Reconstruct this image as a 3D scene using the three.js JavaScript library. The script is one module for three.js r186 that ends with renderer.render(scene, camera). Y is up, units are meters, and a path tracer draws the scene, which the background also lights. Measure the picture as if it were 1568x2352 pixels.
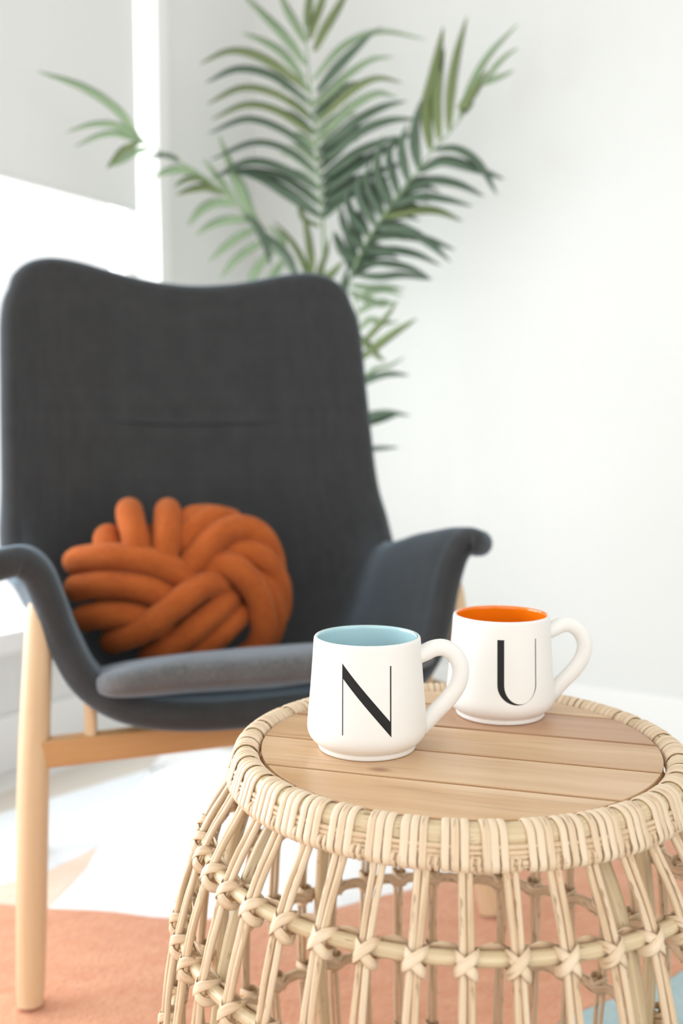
import * as THREE from 'three';
import { RoundedBoxGeometry } from 'three/addons/geometries/RoundedBoxGeometry.js';
import { mergeGeometries } from 'three/addons/utils/BufferGeometryUtils.js';
import { RectAreaLightUniformsLib } from 'three/addons/lights/RectAreaLightUniformsLib.js';

// ---------- camera, sky, lights, exposure ----------
const scene = new THREE.Scene();
const D2R = Math.PI / 180;
const camera = new THREE.PerspectiveCamera(54.42, 1568 / 2352, 0.05, 60);
// the scene's axes follow the room: its corner at the origin, x along the plain wall, z along the window wall;
// what stands in the room is measured from the spot below the camera, in the camera's heading
const HEADING = 31.6 * D2R;
const FROM_CAMERA = new THREE.Matrix4().makeRotationY(HEADING).multiply(new THREE.Matrix4().makeTranslation(0.256, 0, 2.968));
camera.position.set(0, 0.75, 0).applyMatrix4(FROM_CAMERA);
camera.rotation.set(-4.8 * D2R, HEADING, 0, 'YXZ');
camera.focus = 0.8;
camera.userData.fStop = 3.6;
scene.background = new THREE.Color(1, 1, 1);
scene.backgroundIntensity = 1.6;
const renderer = new THREE.WebGLRenderer();
renderer.toneMapping = THREE.LinearToneMapping;
renderer.toneMappingExposure = 0.77;
renderer.shadowMap.enabled = true;
RectAreaLightUniformsLib.init();

const inRoom = (x, y, z) => new THREE.Vector3(x, y, z);
function windowLight(name, from, to, w, h, color, strength) {      // daylight just outside a window, of the window's size
  const l = new THREE.RectAreaLight(color, strength, w, h);
  l.name = name; l.position.copy(inRoom(...from)); scene.add(l); l.lookAt(inRoom(...to));
  return l;
}
windowLight('window_daylight', [-0.22, 1.22, 0.96], [1, 1.22, 0.96], 1.05, 1.86, new THREE.Color(0.92, 0.97, 1.0), 6.5);
windowLight('second_window_daylight', [-0.22, 0.83, 2.15], [1, 0.83, 2.15], 1.06, 1.04, new THREE.Color(0.86, 0.94, 1.0), 12.5);
windowLight('front_window_daylight', [1.9, 1.22, 5.02], [1.9, 1.22, 4], 2.96, 1.86, new THREE.Color(1.0, 0.99, 0.98), 1.9);
windowLight('right_window_daylight', [4.42, 1.22, 2.9], [3, 1.22, 2.9], 2.36, 1.86, new THREE.Color(1.0, 0.985, 0.96), 2);

// ---------- helpers ----------
let seed = 7;
const rnd = () => { seed = (seed * 1664525 + 1013904223) >>> 0; return seed / 4294967296; };
const jit = (a) => (rnd() - 0.5) * 2 * a;
const hash = (x, y, s) => { let h = (x * 374761393 + y * 668265263 + s * 2147483647) | 0; h = Math.imul(h ^ (h >>> 13), 1274126177); return ((h ^ (h >>> 16)) >>> 0) / 4294967296; };
function vnoise(x, y, px, py, s) {                                  // value noise that repeats every px, py cells
  const ix = Math.floor(x), iy = Math.floor(y), fx = x - ix, fy = y - iy, u = fx * fx * (3 - 2 * fx), v = fy * fy * (3 - 2 * fy);
  const m = (a, n) => ((a % n) + n) % n, g = (a, b) => hash(m(a, px), m(b, py), s);
  return (g(ix, iy) * (1 - u) + g(ix + 1, iy) * u) * (1 - v) + (g(ix, iy + 1) * (1 - u) + g(ix + 1, iy + 1) * u) * v;
}
function fbm(x, y, px, py, s, oct = 4) {
  let a = 0.5, t = 0, n = 0;
  for (let i = 0; i < oct; i++) { t += a * vnoise(x, y, px, py, s + i); n += a; x *= 2; y *= 2; px *= 2; py *= 2; a *= 0.5; }
  return t / n;
}
function texture(w, h, repeatX, repeatY, fn, srgb = true) {         // fn(u, v) -> [r, g, b] in 0..255
  const d = new Uint8Array(w * h * 4);
  for (let y = 0; y < h; y++) for (let x = 0; x < w; x++) {
    const c = fn(x / w, y / h), o = (y * w + x) * 4;
    for (let k = 0; k < 3; k++) d[o + k] = Math.max(0, Math.min(255, c[k]));
    d[o + 3] = 255;
  }
  const t = new THREE.DataTexture(d, w, h);
  t.wrapS = t.wrapT = THREE.RepeatWrapping; t.magFilter = THREE.LinearFilter; t.minFilter = THREE.LinearMipmapLinearFilter; t.generateMipmaps = true;
  if (srgb) t.colorSpace = THREE.SRGBColorSpace;
  t.repeat.set(repeatX, repeatY); t.needsUpdate = true;
  return t;
}
const mix = (a, b, t) => a.map((v, i) => v + (b[i] - v) * t);
const clamp01 = (t) => Math.max(0, Math.min(1, t));

const counts = {};
const numbered = (n) => { const k = counts[n] = (counts[n] ?? -1) + 1; return k ? n + '_' + String(k).padStart(3, '0') : n; };
function shade(o) { o.castShadow = true; o.receiveShadow = true; return o; }
function part(name, geometry, material, parent, label) {
  const m = shade(new THREE.Mesh(geometry, material));
  m.name = numbered(name); parent.add(m);
  if (label) m.userData.label = label;
  return m;
}
function thing(name, label, category, pos = [0, 0, 0], turn = 0, group) {
  const o = new THREE.Group();
  o.name = numbered(name); o.position.set(...pos); o.rotation.y = turn; o.applyMatrix4(FROM_CAMERA); scene.add(o);
  o.userData = { label, category };
  if (group) o.userData.group = group;
  return o;
}
function struct(name, geometry, material, label) {                  // a piece of the room, given in the room's frame
  const o = shade(new THREE.Mesh(geometry, material));
  o.name = name; o.userData = { kind: 'structure', ...(label ? { label } : {}) };
  scene.add(o);
  return o;
}
function boxAt(x0, x1, y0, y1, z0, z1, r = 0) {                     // box with uv in metres
  const w = x1 - x0, h = y1 - y0, d = z1 - z0;
  const g = r ? new RoundedBoxGeometry(w, h, d, 3, r) : new THREE.BoxGeometry(w, h, d);
  g.translate((x0 + x1) / 2, (y0 + y1) / 2, (z0 + z1) / 2);
  const p = g.attributes.position, n = g.attributes.normal, uv = g.attributes.uv;
  for (let i = 0; i < p.count; i++) {
    const a = Math.abs(n.getX(i)), b = Math.abs(n.getY(i)), c = Math.abs(n.getZ(i));
    if (a > b && a > c) uv.setXY(i, p.getZ(i), p.getY(i)); else if (b > c) uv.setXY(i, p.getX(i), p.getZ(i)); else uv.setXY(i, p.getX(i), p.getY(i));
  }
  return g;
}
const V = (a) => (a.isVector3 ? a : new THREE.Vector3(...a));
function smooth(points, n, closed = false) {                        // n + 1 points evenly along a Catmull-Rom curve
  return new THREE.CatmullRomCurve3(points.map(V), closed, 'centripetal').getSpacedPoints(n);
}
// sweeps section(i, t) -> [[a, b], ...] (a along side, b along up) along the points; ups may give the up vector at each point
function sweep(pts, section, { closed = false, caps = true, up = null } = {}) {
  const n = pts.length, T = [], N = [];
  for (let i = 0; i < n; i++) {
    const a = pts[closed ? (i - 1 + n) % n : Math.max(0, i - 1)], b = pts[closed ? (i + 1) % n : Math.min(n - 1, i + 1)];
    T.push(b.clone().sub(a).normalize());
  }
  for (let i = 0; i < n; i++) {
    let u = up ? up(i).clone() : (i ? N[i - 1].clone() : (Math.abs(T[0].y) < 0.9 ? new THREE.Vector3(0, 1, 0) : new THREE.Vector3(1, 0, 0)));
    u.addScaledVector(T[i], -u.dot(T[i]));
    if (u.lengthSq() < 1e-10) u.set(T[i].y, T[i].z, T[i].x).addScaledVector(T[i], -(T[i].x * T[i].y + T[i].y * T[i].z + T[i].z * T[i].x));
    N.push(u.normalize());
  }
  const pos = [], uv = [], idx = [];
  let len = 0, k = 0;
  const rows = closed ? n + 1 : n;
  for (let r = 0; r < rows; r++) {
    const i = r % n;
    if (r) len += pts[i].distanceTo(pts[(r - 1) % n]);
    const s = section(i, r / (rows - 1)), side = new THREE.Vector3().crossVectors(T[i], N[i]);
    k = s.length;
    let per = 0;
    for (let j = 0; j <= k; j++) {
      const [a, b] = s[j % k], q = pts[i];
      if (j) per += Math.hypot(a - s[j - 1][0], b - s[j - 1][1]);
      pos.push(q.x + side.x * a + N[i].x * b, q.y + side.y * a + N[i].y * b, q.z + side.z * a + N[i].z * b);
      uv.push(len, per);
    }
  }
  const K = k + 1;
  for (let r = 0; r < rows - 1; r++) for (let j = 0; j < k; j++) {
    const a = r * K + j, b = a + 1, c = a + K, d = c + 1;
    idx.push(a, b, c, b, d, c);
  }
  if (caps && !closed) for (const r of [0, rows - 1]) {
    const at = pos.length / 3;
    let cx = 0, cy = 0, cz = 0;
    for (let j = 0; j < k; j++) { const o = (r * K + j) * 3; cx += pos[o]; cy += pos[o + 1]; cz += pos[o + 2]; }
    pos.push(cx / k, cy / k, cz / k); uv.push(0, 0);
    for (let j = 0; j < k; j++) { const o = (r * K + j) * 3; pos.push(pos[o], pos[o + 1], pos[o + 2]); uv.push(pos[o], pos[o + 1]); }
    for (let j = 0; j < k; j++) { const a = at + 1 + j, b = at + 1 + (j + 1) % k; r ? idx.push(at, a, b) : idx.push(at, b, a); }
  }
  const g = new THREE.BufferGeometry();
  g.setAttribute('position', new THREE.Float32BufferAttribute(pos, 3));
  g.setAttribute('uv', new THREE.Float32BufferAttribute(uv, 2));
  g.setIndex(idx); g.computeVertexNormals();
  // the seam of a tube: one normal on both sides
  const nn = g.attributes.normal, avg = (p, q) => { const x = nn.getX(p) + nn.getX(q), y = nn.getY(p) + nn.getY(q), z = nn.getZ(p) + nn.getZ(q), l = Math.hypot(x, y, z) || 1; nn.setXYZ(p, x / l, y / l, z / l); nn.setXYZ(q, x / l, y / l, z / l); };
  for (let r = 0; r < rows; r++) avg(r * K, r * K + k);
  if (closed) for (let j = 0; j < K; j++) avg(j, (rows - 1) * K + j);
  return g;
}
const disc = (n, r, q = 1) => Array.from({ length: n }, (_, j) => { const a = -j / n * Math.PI * 2; return [Math.cos(a) * r, Math.sin(a) * r * q]; });
const tube = (pts, r, n = 10, o = {}) => sweep(pts, (i, t) => disc(n, typeof r === 'function' ? r(t) : r), o);
// a flat strip of cane: slightly domed on its up side
const strip = (w, h) => [[-w / 2, 0], [-w * 0.4, h * 0.75], [-w * 0.18, h], [w * 0.18, h], [w * 0.4, h * 0.75], [w / 2, 0], [w * 0.3, -h * 0.2], [-w * 0.3, -h * 0.2]];
function gridGeometry(nu, nv, fn, flip = false) {                   // fn(u, v) -> Vector3, with uv from fn.uv
  const pos = [], uv = [], idx = [];
  for (let j = 0; j <= nv; j++) for (let i = 0; i <= nu; i++) { const p = fn(i / nu, j / nv); pos.push(p.x, p.y, p.z); uv.push(i / nu, j / nv); }
  for (let j = 0; j < nv; j++) for (let i = 0; i < nu; i++) { const a = j * (nu + 1) + i, b = a + 1, c = a + nu + 1, d = c + 1; flip ? idx.push(a, c, b, b, c, d) : idx.push(a, b, c, b, d, c); }
  const g = new THREE.BufferGeometry();
  g.setAttribute('position', new THREE.Float32BufferAttribute(pos, 3)); g.setAttribute('uv', new THREE.Float32BufferAttribute(uv, 2));
  g.setIndex(idx); g.computeVertexNormals();
  return g;
}

// ---------- materials ----------
const std = (o) => new THREE.MeshStandardMaterial(o), phys = (o) => new THREE.MeshPhysicalMaterial(o);
const plasterBump = texture(256, 256, 1.2, 1.2, (u, v) => { const n = 255 * fbm(u * 24, v * 24, 24, 24, 3, 3); return [n, n, n]; }, false);
const M = {
  wall: std({ color: '#edeeec', roughness: 0.92, bumpMap: plasterBump, bumpScale: 0.0006 }),
  ceiling: std({ color: '#fafaf8', roughness: 0.95 }),
  trim: std({ color: '#fafaf9', roughness: 0.45 }),
  frame: std({ color: '#f4f4f2', roughness: 0.35 }),
  glass: phys({ color: '#ffffff', transmission: 1, thickness: 0, roughness: 0, ior: 1.45 }),
  blind: phys({ color: '#ededec', roughness: 1, transmission: 0.12, thickness: 0 }),
};
// floor boards, seen only as a pale strip beyond the rug
M.floor = std({ roughness: 0.42, map: texture(256, 512, 1, 0.5, (u, v) => {
  const n = fbm(u * 30, v * 3, 30, 3, 11, 4), b = hash(Math.floor(u * 6), 0, 5);
  return mix([233, 231, 227], [243, 242, 239], clamp01(n * 0.9 + b * 0.3));
}) });
const weave = (s) => texture(512, 512, 4, 4, (u, v) => {
  const x = Math.floor(u * 256), y = Math.floor(v * 256), th = (x + y) % 2 ? hash(0, y, s) : hash(x, 0, s + 1);
  const fine = hash(x, y, s + 2), big = fbm(u * 9, v * 9, 9, 9, s + 3, 3);
  const t = clamp01(0.15 + 0.3 * th + 0.35 * fine + 0.35 * (big - 0.3));
  return mix([36, 35, 35], [68, 67, 67], t);
});
const weaveBump = texture(512, 512, 4, 4, (u, v) => { const x = u * 512, y = v * 512; const n = 127 + 60 * Math.sin(x * Math.PI / 2) * Math.sin(y * Math.PI / 2) + 60 * (hash(Math.floor(x), Math.floor(y), 9) - 0.5); return [n, n, n]; }, false);
M.charcoal = phys({ map: weave(21), roughness: 0.95, bumpMap: weaveBump, bumpScale: 0.0004, sheen: 1, sheenRoughness: 0.95, sheenColor: new THREE.Color(0.62, 0.82, 1) });
M.seatFabric = phys({ color: '#ffffff', map: texture(512, 512, 4, 4, (u, v) => {
  const x = Math.floor(u * 256), y = Math.floor(v * 256), fine = hash(x, y, 32), th = hash(Math.floor(u * 64), y, 33), big = fbm(u * 9, v * 9, 9, 9, 34, 3);
  return mix([72, 72, 73], [120, 120, 121], clamp01(0.1 + 0.35 * fine + 0.3 * th + 0.3 * big));
}), roughness: 0.95, bumpMap: weaveBump, bumpScale: 0.0004, sheen: 1, sheenRoughness: 0.8, sheenColor: new THREE.Color(0.7, 0.84, 1) });
M.thread = std({ color: '#2b2c30', roughness: 0.9 });
const woodTexture = (a, b, dark, s, knots) => texture(512, 512, 2.2, 2.2, (u, v) => {
  const warp = 0.05 * fbm(u * 3, v * 5, 3, 5, s, 3);
  let g = fbm(u * 2, (v + warp) * 26, 2, 26, s + 4, 4), fine = fbm(u * 6, v * 110, 6, 110, s + 9, 2), k = 0;
  for (const [kx, ky, kr] of knots) { const d = Math.hypot((u - kx) * 0.6, v - ky) / kr; k = Math.max(k, clamp01(1.3 - d)); }
  const c = mix(mix(a, b, clamp01(g * 1.5 - 0.25)), dark, clamp01((fine - 0.62) * 1.6) * 0.5);
  return mix(c, dark, k * 0.75);
});
M.birch = std({ map: woodTexture([232, 204, 168], [220, 186, 146], [200, 160, 116], 41, []), roughness: 0.5 });
M.railWood = std({ map: woodTexture([214, 168, 116], [198, 148, 98], [176, 126, 80], 47, []), roughness: 0.5 });
M.board = [0, 1, 2].map((k) => std({ map: woodTexture([[232, 200, 164], [226, 192, 154], [208, 168, 134]][k], [[206, 164, 120], [200, 158, 116], [188, 142, 106]][k], [150, 106, 76], 51 + k * 7, [[0.31 + 0.2 * k, 0.43, 0.018], [0.8 - 0.2 * k, 0.2, 0.012]]), roughness: 0.36 }));
const caneTexture = (a, b, s) => texture(512, 128, 6, 40, (u, v) => {
  const streak = fbm(u * 5, v * 22, 5, 22, s, 3), f = fbm(u * 13, v * 12, 13, 12, s + 5, 3), fleck = f > 0.69 ? clamp01((f - 0.69) * 7) : 0;
  return mix(mix(a, b, clamp01(streak * 1.6 - 0.3)), [128, 96, 66], fleck * 0.6);
});
M.cane = [std({ map: caneTexture([235, 212, 182], [216, 187, 152], 61), roughness: 0.5 }), std({ map: caneTexture([230, 204, 171], [208, 177, 141], 66), roughness: 0.52 })];
M.bind = [std({ map: caneTexture([241, 220, 192], [228, 201, 168], 71), roughness: 0.42 }), std({ map: caneTexture([237, 214, 184], [221, 192, 158], 77), roughness: 0.45 })];
M.ringCane = std({ map: caneTexture([228, 208, 172], [210, 185, 146], 81), roughness: 0.38 });
M.lacing = std({ map: caneTexture([222, 196, 164], [200, 168, 134], 85), roughness: 0.6 });
const felt = texture(256, 256, 9, 9, (u, v) => { const n = fbm(u * 40, v * 40, 40, 40, 90, 3), b = fbm(u * 6, v * 6, 6, 6, 93, 2); return mix([166, 78, 28], [200, 106, 46], clamp01(n * 0.8 + b * 0.5 - 0.15)); });
const feltBump = texture(256, 256, 9, 9, (u, v) => { const n = 255 * fbm(u * 64, v * 64, 64, 64, 97, 3); return [n, n, n]; }, false);
M.rust = phys({ map: felt, roughness: 1, bumpMap: feltBump, bumpScale: 0.0008, sheen: 0.8, sheenRoughness: 0.8, sheenColor: new THREE.Color(0.8, 0.4, 0.2) });
M.glaze = std({ color: '#f4f2ee', roughness: 0.55 });
M.print = std({ color: '#080808', roughness: 0.65 });
M.blueGlaze = phys({ color: '#c2e4ea', roughness: 0.12, clearcoat: 0.6, clearcoatRoughness: 0.05 });
M.orangeGlaze = phys({ color: '#ff8614', roughness: 0.12, clearcoat: 0.6, clearcoatRoughness: 0.05 });
const pile = (a, b, s) => texture(512, 512, 1.6, 1.6, (u, v) => { const n = fbm(u * 90, v * 90, 90, 90, s, 3), m = fbm(u * 14, v * 24, 14, 24, s + 4, 4), big = fbm(u * 3, v * 3, 3, 3, s + 9, 3); return mix(a, b, clamp01(n * 0.5 + m * 0.6 + big * 0.5 - 0.3)); });
const pileBump = texture(512, 512, 1.6, 1.6, (u, v) => { const n = 255 * (0.6 * fbm(u * 160, v * 160, 160, 160, 110, 2) + 0.4 * fbm(u * 22, v * 40, 22, 40, 113, 3)); return [n, n, n]; }, false);
const rugMat = (a, b, s) => phys({ map: pile(a, b, s), roughness: 1, bumpMap: pileBump, bumpScale: 0.003, sheen: 1, sheenRoughness: 0.8, sheenColor: new THREE.Color(1, 0.98, 0.96) });
M.rugWhite = rugMat([248, 249, 250], [253, 254, 254], 120);
M.rugIce = rugMat([234, 240, 246], [244, 248, 251], 126);
M.rugOrange = rugMat([208, 136, 100], [232, 170, 134], 132);
M.rugPeach = rugMat([238, 206, 182], [247, 222, 204], 138);
M.rugBlue = rugMat([156, 186, 190], [186, 208, 210], 144);
M.rugEdge = std({ color: '#d8cfc4', roughness: 1 });
const leafTex = (a, b, s) => texture(128, 128, 1, 1, (u, v) => { const n = fbm(u * 4, v * 30, 4, 30, s, 3); return mix(a, b, clamp01(n * 1.4 - 0.2)); });
M.leaf = [phys({ map: leafTex([96, 120, 98], [126, 150, 126], 150), roughness: 0.42, transmission: 0.15, thickness: 0, side: THREE.DoubleSide }),
  phys({ map: leafTex([136, 156, 100], [162, 178, 124], 154), roughness: 0.45, transmission: 0.3, thickness: 0, side: THREE.DoubleSide }),
  phys({ map: leafTex([180, 206, 168], [204, 224, 192], 158), roughness: 0.5, transmission: 0.5, thickness: 0, side: THREE.DoubleSide })];
M.rachis = std({ color: '#8ea47f', roughness: 0.6 });
M.stem = std({ color: '#8a8f62', roughness: 0.7 });
M.pot = std({ color: '#e9e7e2', roughness: 0.6 });
M.soil = std({ color: '#4a3a2e', roughness: 1 });

// ---------- the room ----------
const FY = -0.012, H = 2.6, X1 = 4.2, Z1 = 4.8, W = 0.16;           // floor level (the rug's top is y = 0), height, length, width, wall thickness
const SILL = 0.306, HEAD = 2.15;
struct('floor', boxAt(-W, X1 + W, FY - 0.1, FY, -W, Z1 + W), M.floor, 'pale floor beyond the rug');
struct('ceiling', boxAt(-W, X1 + W, H, H + 0.1, -W, Z1 + W), M.ceiling);
const wallX = (x0, x1, gaps) => {                                    // a wall along z with window openings [z0, z1]
  const g = [];
  let z = -W;
  for (const [a, b, head = HEAD] of gaps) { g.push(boxAt(x0, x1, FY, H, z, a), boxAt(x0, x1, FY, SILL, a, b), boxAt(x0, x1, head, H, a, b)); z = b; }
  g.push(boxAt(x0, x1, FY, H, z, Z1 + W));
  return mergeGeometries(g);
};
struct('wall_left', wallX(-W, 0, [[0.415, 1.5], [1.6, 2.7, 1.35]]), M.wall, 'white wall with the window behind the armchair');
struct('wall_back', boxAt(0, X1, FY, H, -W, 0), M.wall, 'plain white wall behind the palm and mugs');
struct('wall_right', wallX(X1, X1 + W, [[1.7, 4.1]]), M.wall);
struct('wall_front', mergeGeometries([boxAt(0, 0.4, FY, H, Z1, Z1 + W), boxAt(3.4, X1, FY, H, Z1, Z1 + W), boxAt(0.4, 3.4, FY, SILL, Z1, Z1 + W), boxAt(0.4, 3.4, HEAD, H, Z1, Z1 + W)]), M.wall);
struct('baseboard_back', boxAt(0, X1, FY, 0.115, 0, 0.014, 0.004), M.trim, 'white baseboard along the plain wall');
struct('baseboard_left', boxAt(0, 0.014, FY, 0.115, 0.014, Z1, 0.004), M.trim, 'white baseboard under the window');
struct('trim_1', mergeGeometries([boxAt(-0.02, 0.012, SILL - 0.05, HEAD + 0.04, 0.378, 0.418, 0.003), boxAt(-0.02, 0.012, HEAD, HEAD + 0.04, 0.378, 1.54, 0.003), boxAt(-0.02, 0.012, SILL - 0.05, HEAD + 0.04, 1.5, 1.54, 0.003)]), M.trim, 'white casing round the window');
function windowUnit(name, alongZ, a, b, plane, mullions, HEAD = 2.15) {
  const o = new THREE.Group();
  o.name = name; o.userData = { kind: 'structure' }; scene.add(o);
  const box = (u0, u1, y0, y1, d0, d1, r) => (alongZ ? boxAt(plane + d0, plane + d1, y0, y1, u0, u1, r) : boxAt(u0, u1, y0, y1, plane + d0, plane + d1, r));
  const f = [box(a, a + 0.03, SILL, HEAD, -0.03, 0.03), box(b - 0.03, b, SILL, HEAD, -0.03, 0.03), box(a, b, SILL - 0.03, SILL + 0.008, -0.03, 0.03), box(a, b, HEAD - 0.03, HEAD, -0.03, 0.03)];
  for (const m of mullions) f.push(box(m - 0.02, m + 0.02, SILL, HEAD, -0.025, 0.025));
  part('window_frame', mergeGeometries(f), M.frame, o);
  const edges = [a + 0.03, ...mullions.flatMap((m) => [m - 0.02, m + 0.02]), b - 0.03];
  for (let i = 0; i < edges.length; i += 2) part('pane', box(edges[i], edges[i + 1], SILL + 0.008, HEAD - 0.03, -0.002, 0.002), M.glass, o);
  return o;
}
const w1 = windowUnit('window_1', true, 0.415, 1.5, -0.11, []);
part('window_sill', boxAt(-0.08, 0.045, SILL - 0.045, SILL + 0.004, 0.36, 1.54, 0.006), M.trim, w1);
const w2 = windowUnit('window_2', true, 1.6, 2.7, -0.11, [2.15], 1.35);
part('window_sill', boxAt(-0.08, 0.045, SILL - 0.045, SILL + 0.004, 1.56, 2.74, 0.006), M.trim, w2);
windowUnit('window_3', false, 0.4, 3.4, Z1 + 0.08, [1.4, 2.4]);
windowUnit('window_4', true, 1.7, 4.1, X1 + 0.1, [2.5, 3.3]);

const blind = thing('roller_blind', 'pale roller blind half lowered over the bright window on the left', 'blind');
blind.position.set(0, 0, 0); blind.quaternion.identity();
part('fabric', boxAt(-0.031, -0.029, 1.308, 2.1, 0.455, 1.47), M.blind, blind);
part('bottom_bar', boxAt(-0.034, -0.026, 1.297, 1.312, 0.455, 1.47, 0.004), M.blind, blind);
const roll = tube([new THREE.Vector3(-0.05, 2.11, 0.44), new THREE.Vector3(-0.05, 2.11, 1.48)], 0.024, 20);
part('roller', roll, M.blind, blind);
for (const z of [0.43, 1.482]) part('bracket', boxAt(-0.08, -0.02, 2.08, HEAD, z, z + 0.008, 0.002), M.frame, blind);

// ---------- rug: a white ground with coloured fields separated by carved lines ----------
const rug = thing('rug', 'abstract patterned rug in terracotta, white and pale blue under the chair and table', 'rug');
const poly = (pts, depth, y, bevel = 0.0015) => {
  const s = new THREE.Shape(pts.map(([x, z]) => new THREE.Vector2(x, -z)));
  const g = new THREE.ExtrudeGeometry(s, { depth: depth - bevel, bevelEnabled: bevel > 0, bevelThickness: bevel, bevelSize: 0.0015, bevelOffset: -0.0016, bevelSegments: 2 });
  g.rotateX(-Math.PI / 2); g.translate(0, y, 0);
  return g;
};
const TO_CAMERA = FROM_CAMERA.clone().invert();
const corner = (x, z) => { const v = new THREE.Vector3(x, 0, z).applyMatrix4(TO_CAMERA); return [v.x, v.z]; };
const A = corner(0.12, 0.52), B = corner(2.7, 0.52), C = corner(2.7, 3.3), Dd = corner(0.12, 3.3);
part('backing', poly([A, B, C, Dd], 0.007, FY + 0.0005, 0), M.rugEdge, rug);
const curve2 = (pts, n) => new THREE.SplineCurve(pts.map(([x, z]) => new THREE.Vector2(x, z))).getPoints(n).map((v) => [v.x, v.y]);
const orangeTop = curve2([[-0.46, -1.505], [-0.363, -1.496], [-0.263, -1.474], [-0.096, -1.474], [-0.016, -1.503], [0.06, -1.545], [0.149, -1.59], [0.282, -1.70], [0.465, -1.815], [0.54, -1.83]], 40);
const blueTop = curve2([[1.0, -1.56], [0.8, -1.475], [0.56, -1.37], [0.474, -1.326], [0.452, -1.308], [0.358, -1.257], [0.307, -1.227], [0.273, -1.2], [0.2, -1.05], [0.12, -0.7], [0.05, 0.0]], 40);
const leftEdge = curve2([[-0.415, -2.26], [-0.428, -2.054], [-0.437, -1.887], [-0.438, -1.734], [-0.437, -1.66], [-0.446, -1.585], [-0.46, -1.505]], 24);
part('field', poly([...orangeTop, ...blueTop, [-0.9, 0.0], [-1.2, -0.9], [-0.75, -1.47], [-0.54, -1.52]], 0.0055, -0.0055), M.rugOrange, rug, 'terracotta field of the rug');
part('field', poly([...blueTop, [1.1, -0.3], [1.45, -0.9], corner(2.66, 0.56)], 0.0055, -0.0055), M.rugBlue, rug, 'pale blue field of the rug');
part('field', poly([...leftEdge.slice(12), [-0.54, -1.52], [-0.75, -1.47], [-0.8, -1.5], [-0.66, -1.52], [-0.504, -1.629], [-0.438, -1.734]].slice(0, -1), 0.0055, -0.0055), M.rugPeach, rug, 'peach wedge of the rug');
part('field', poly([...leftEdge.slice(0, 13), [-0.504, -1.629], [-0.66, -1.52], [-0.8, -1.5], [-0.87, -1.68], A.map((v, i) => v * 0.93 + C[i] * 0.07)], 0.0055, -0.0055), M.rugIce, rug, 'icy blue-white field of the rug');
part('field', poly([...leftEdge, ...orangeTop.slice(1), corner(1.26, 0.54), A.map((v, i) => v * 0.97 + C[i] * 0.03)], 0.0055, -0.0055), M.rugWhite, rug, 'white field of the rug');

// ---------- armchair ----------
const CH = { pos: [-0.087, 0, -1.361], turn: 21.2 * D2R };
const chair = thing('armchair', 'high-backed charcoal fabric armchair with curled arms and pale wooden legs', 'armchair', CH.pos, CH.turn);
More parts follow.
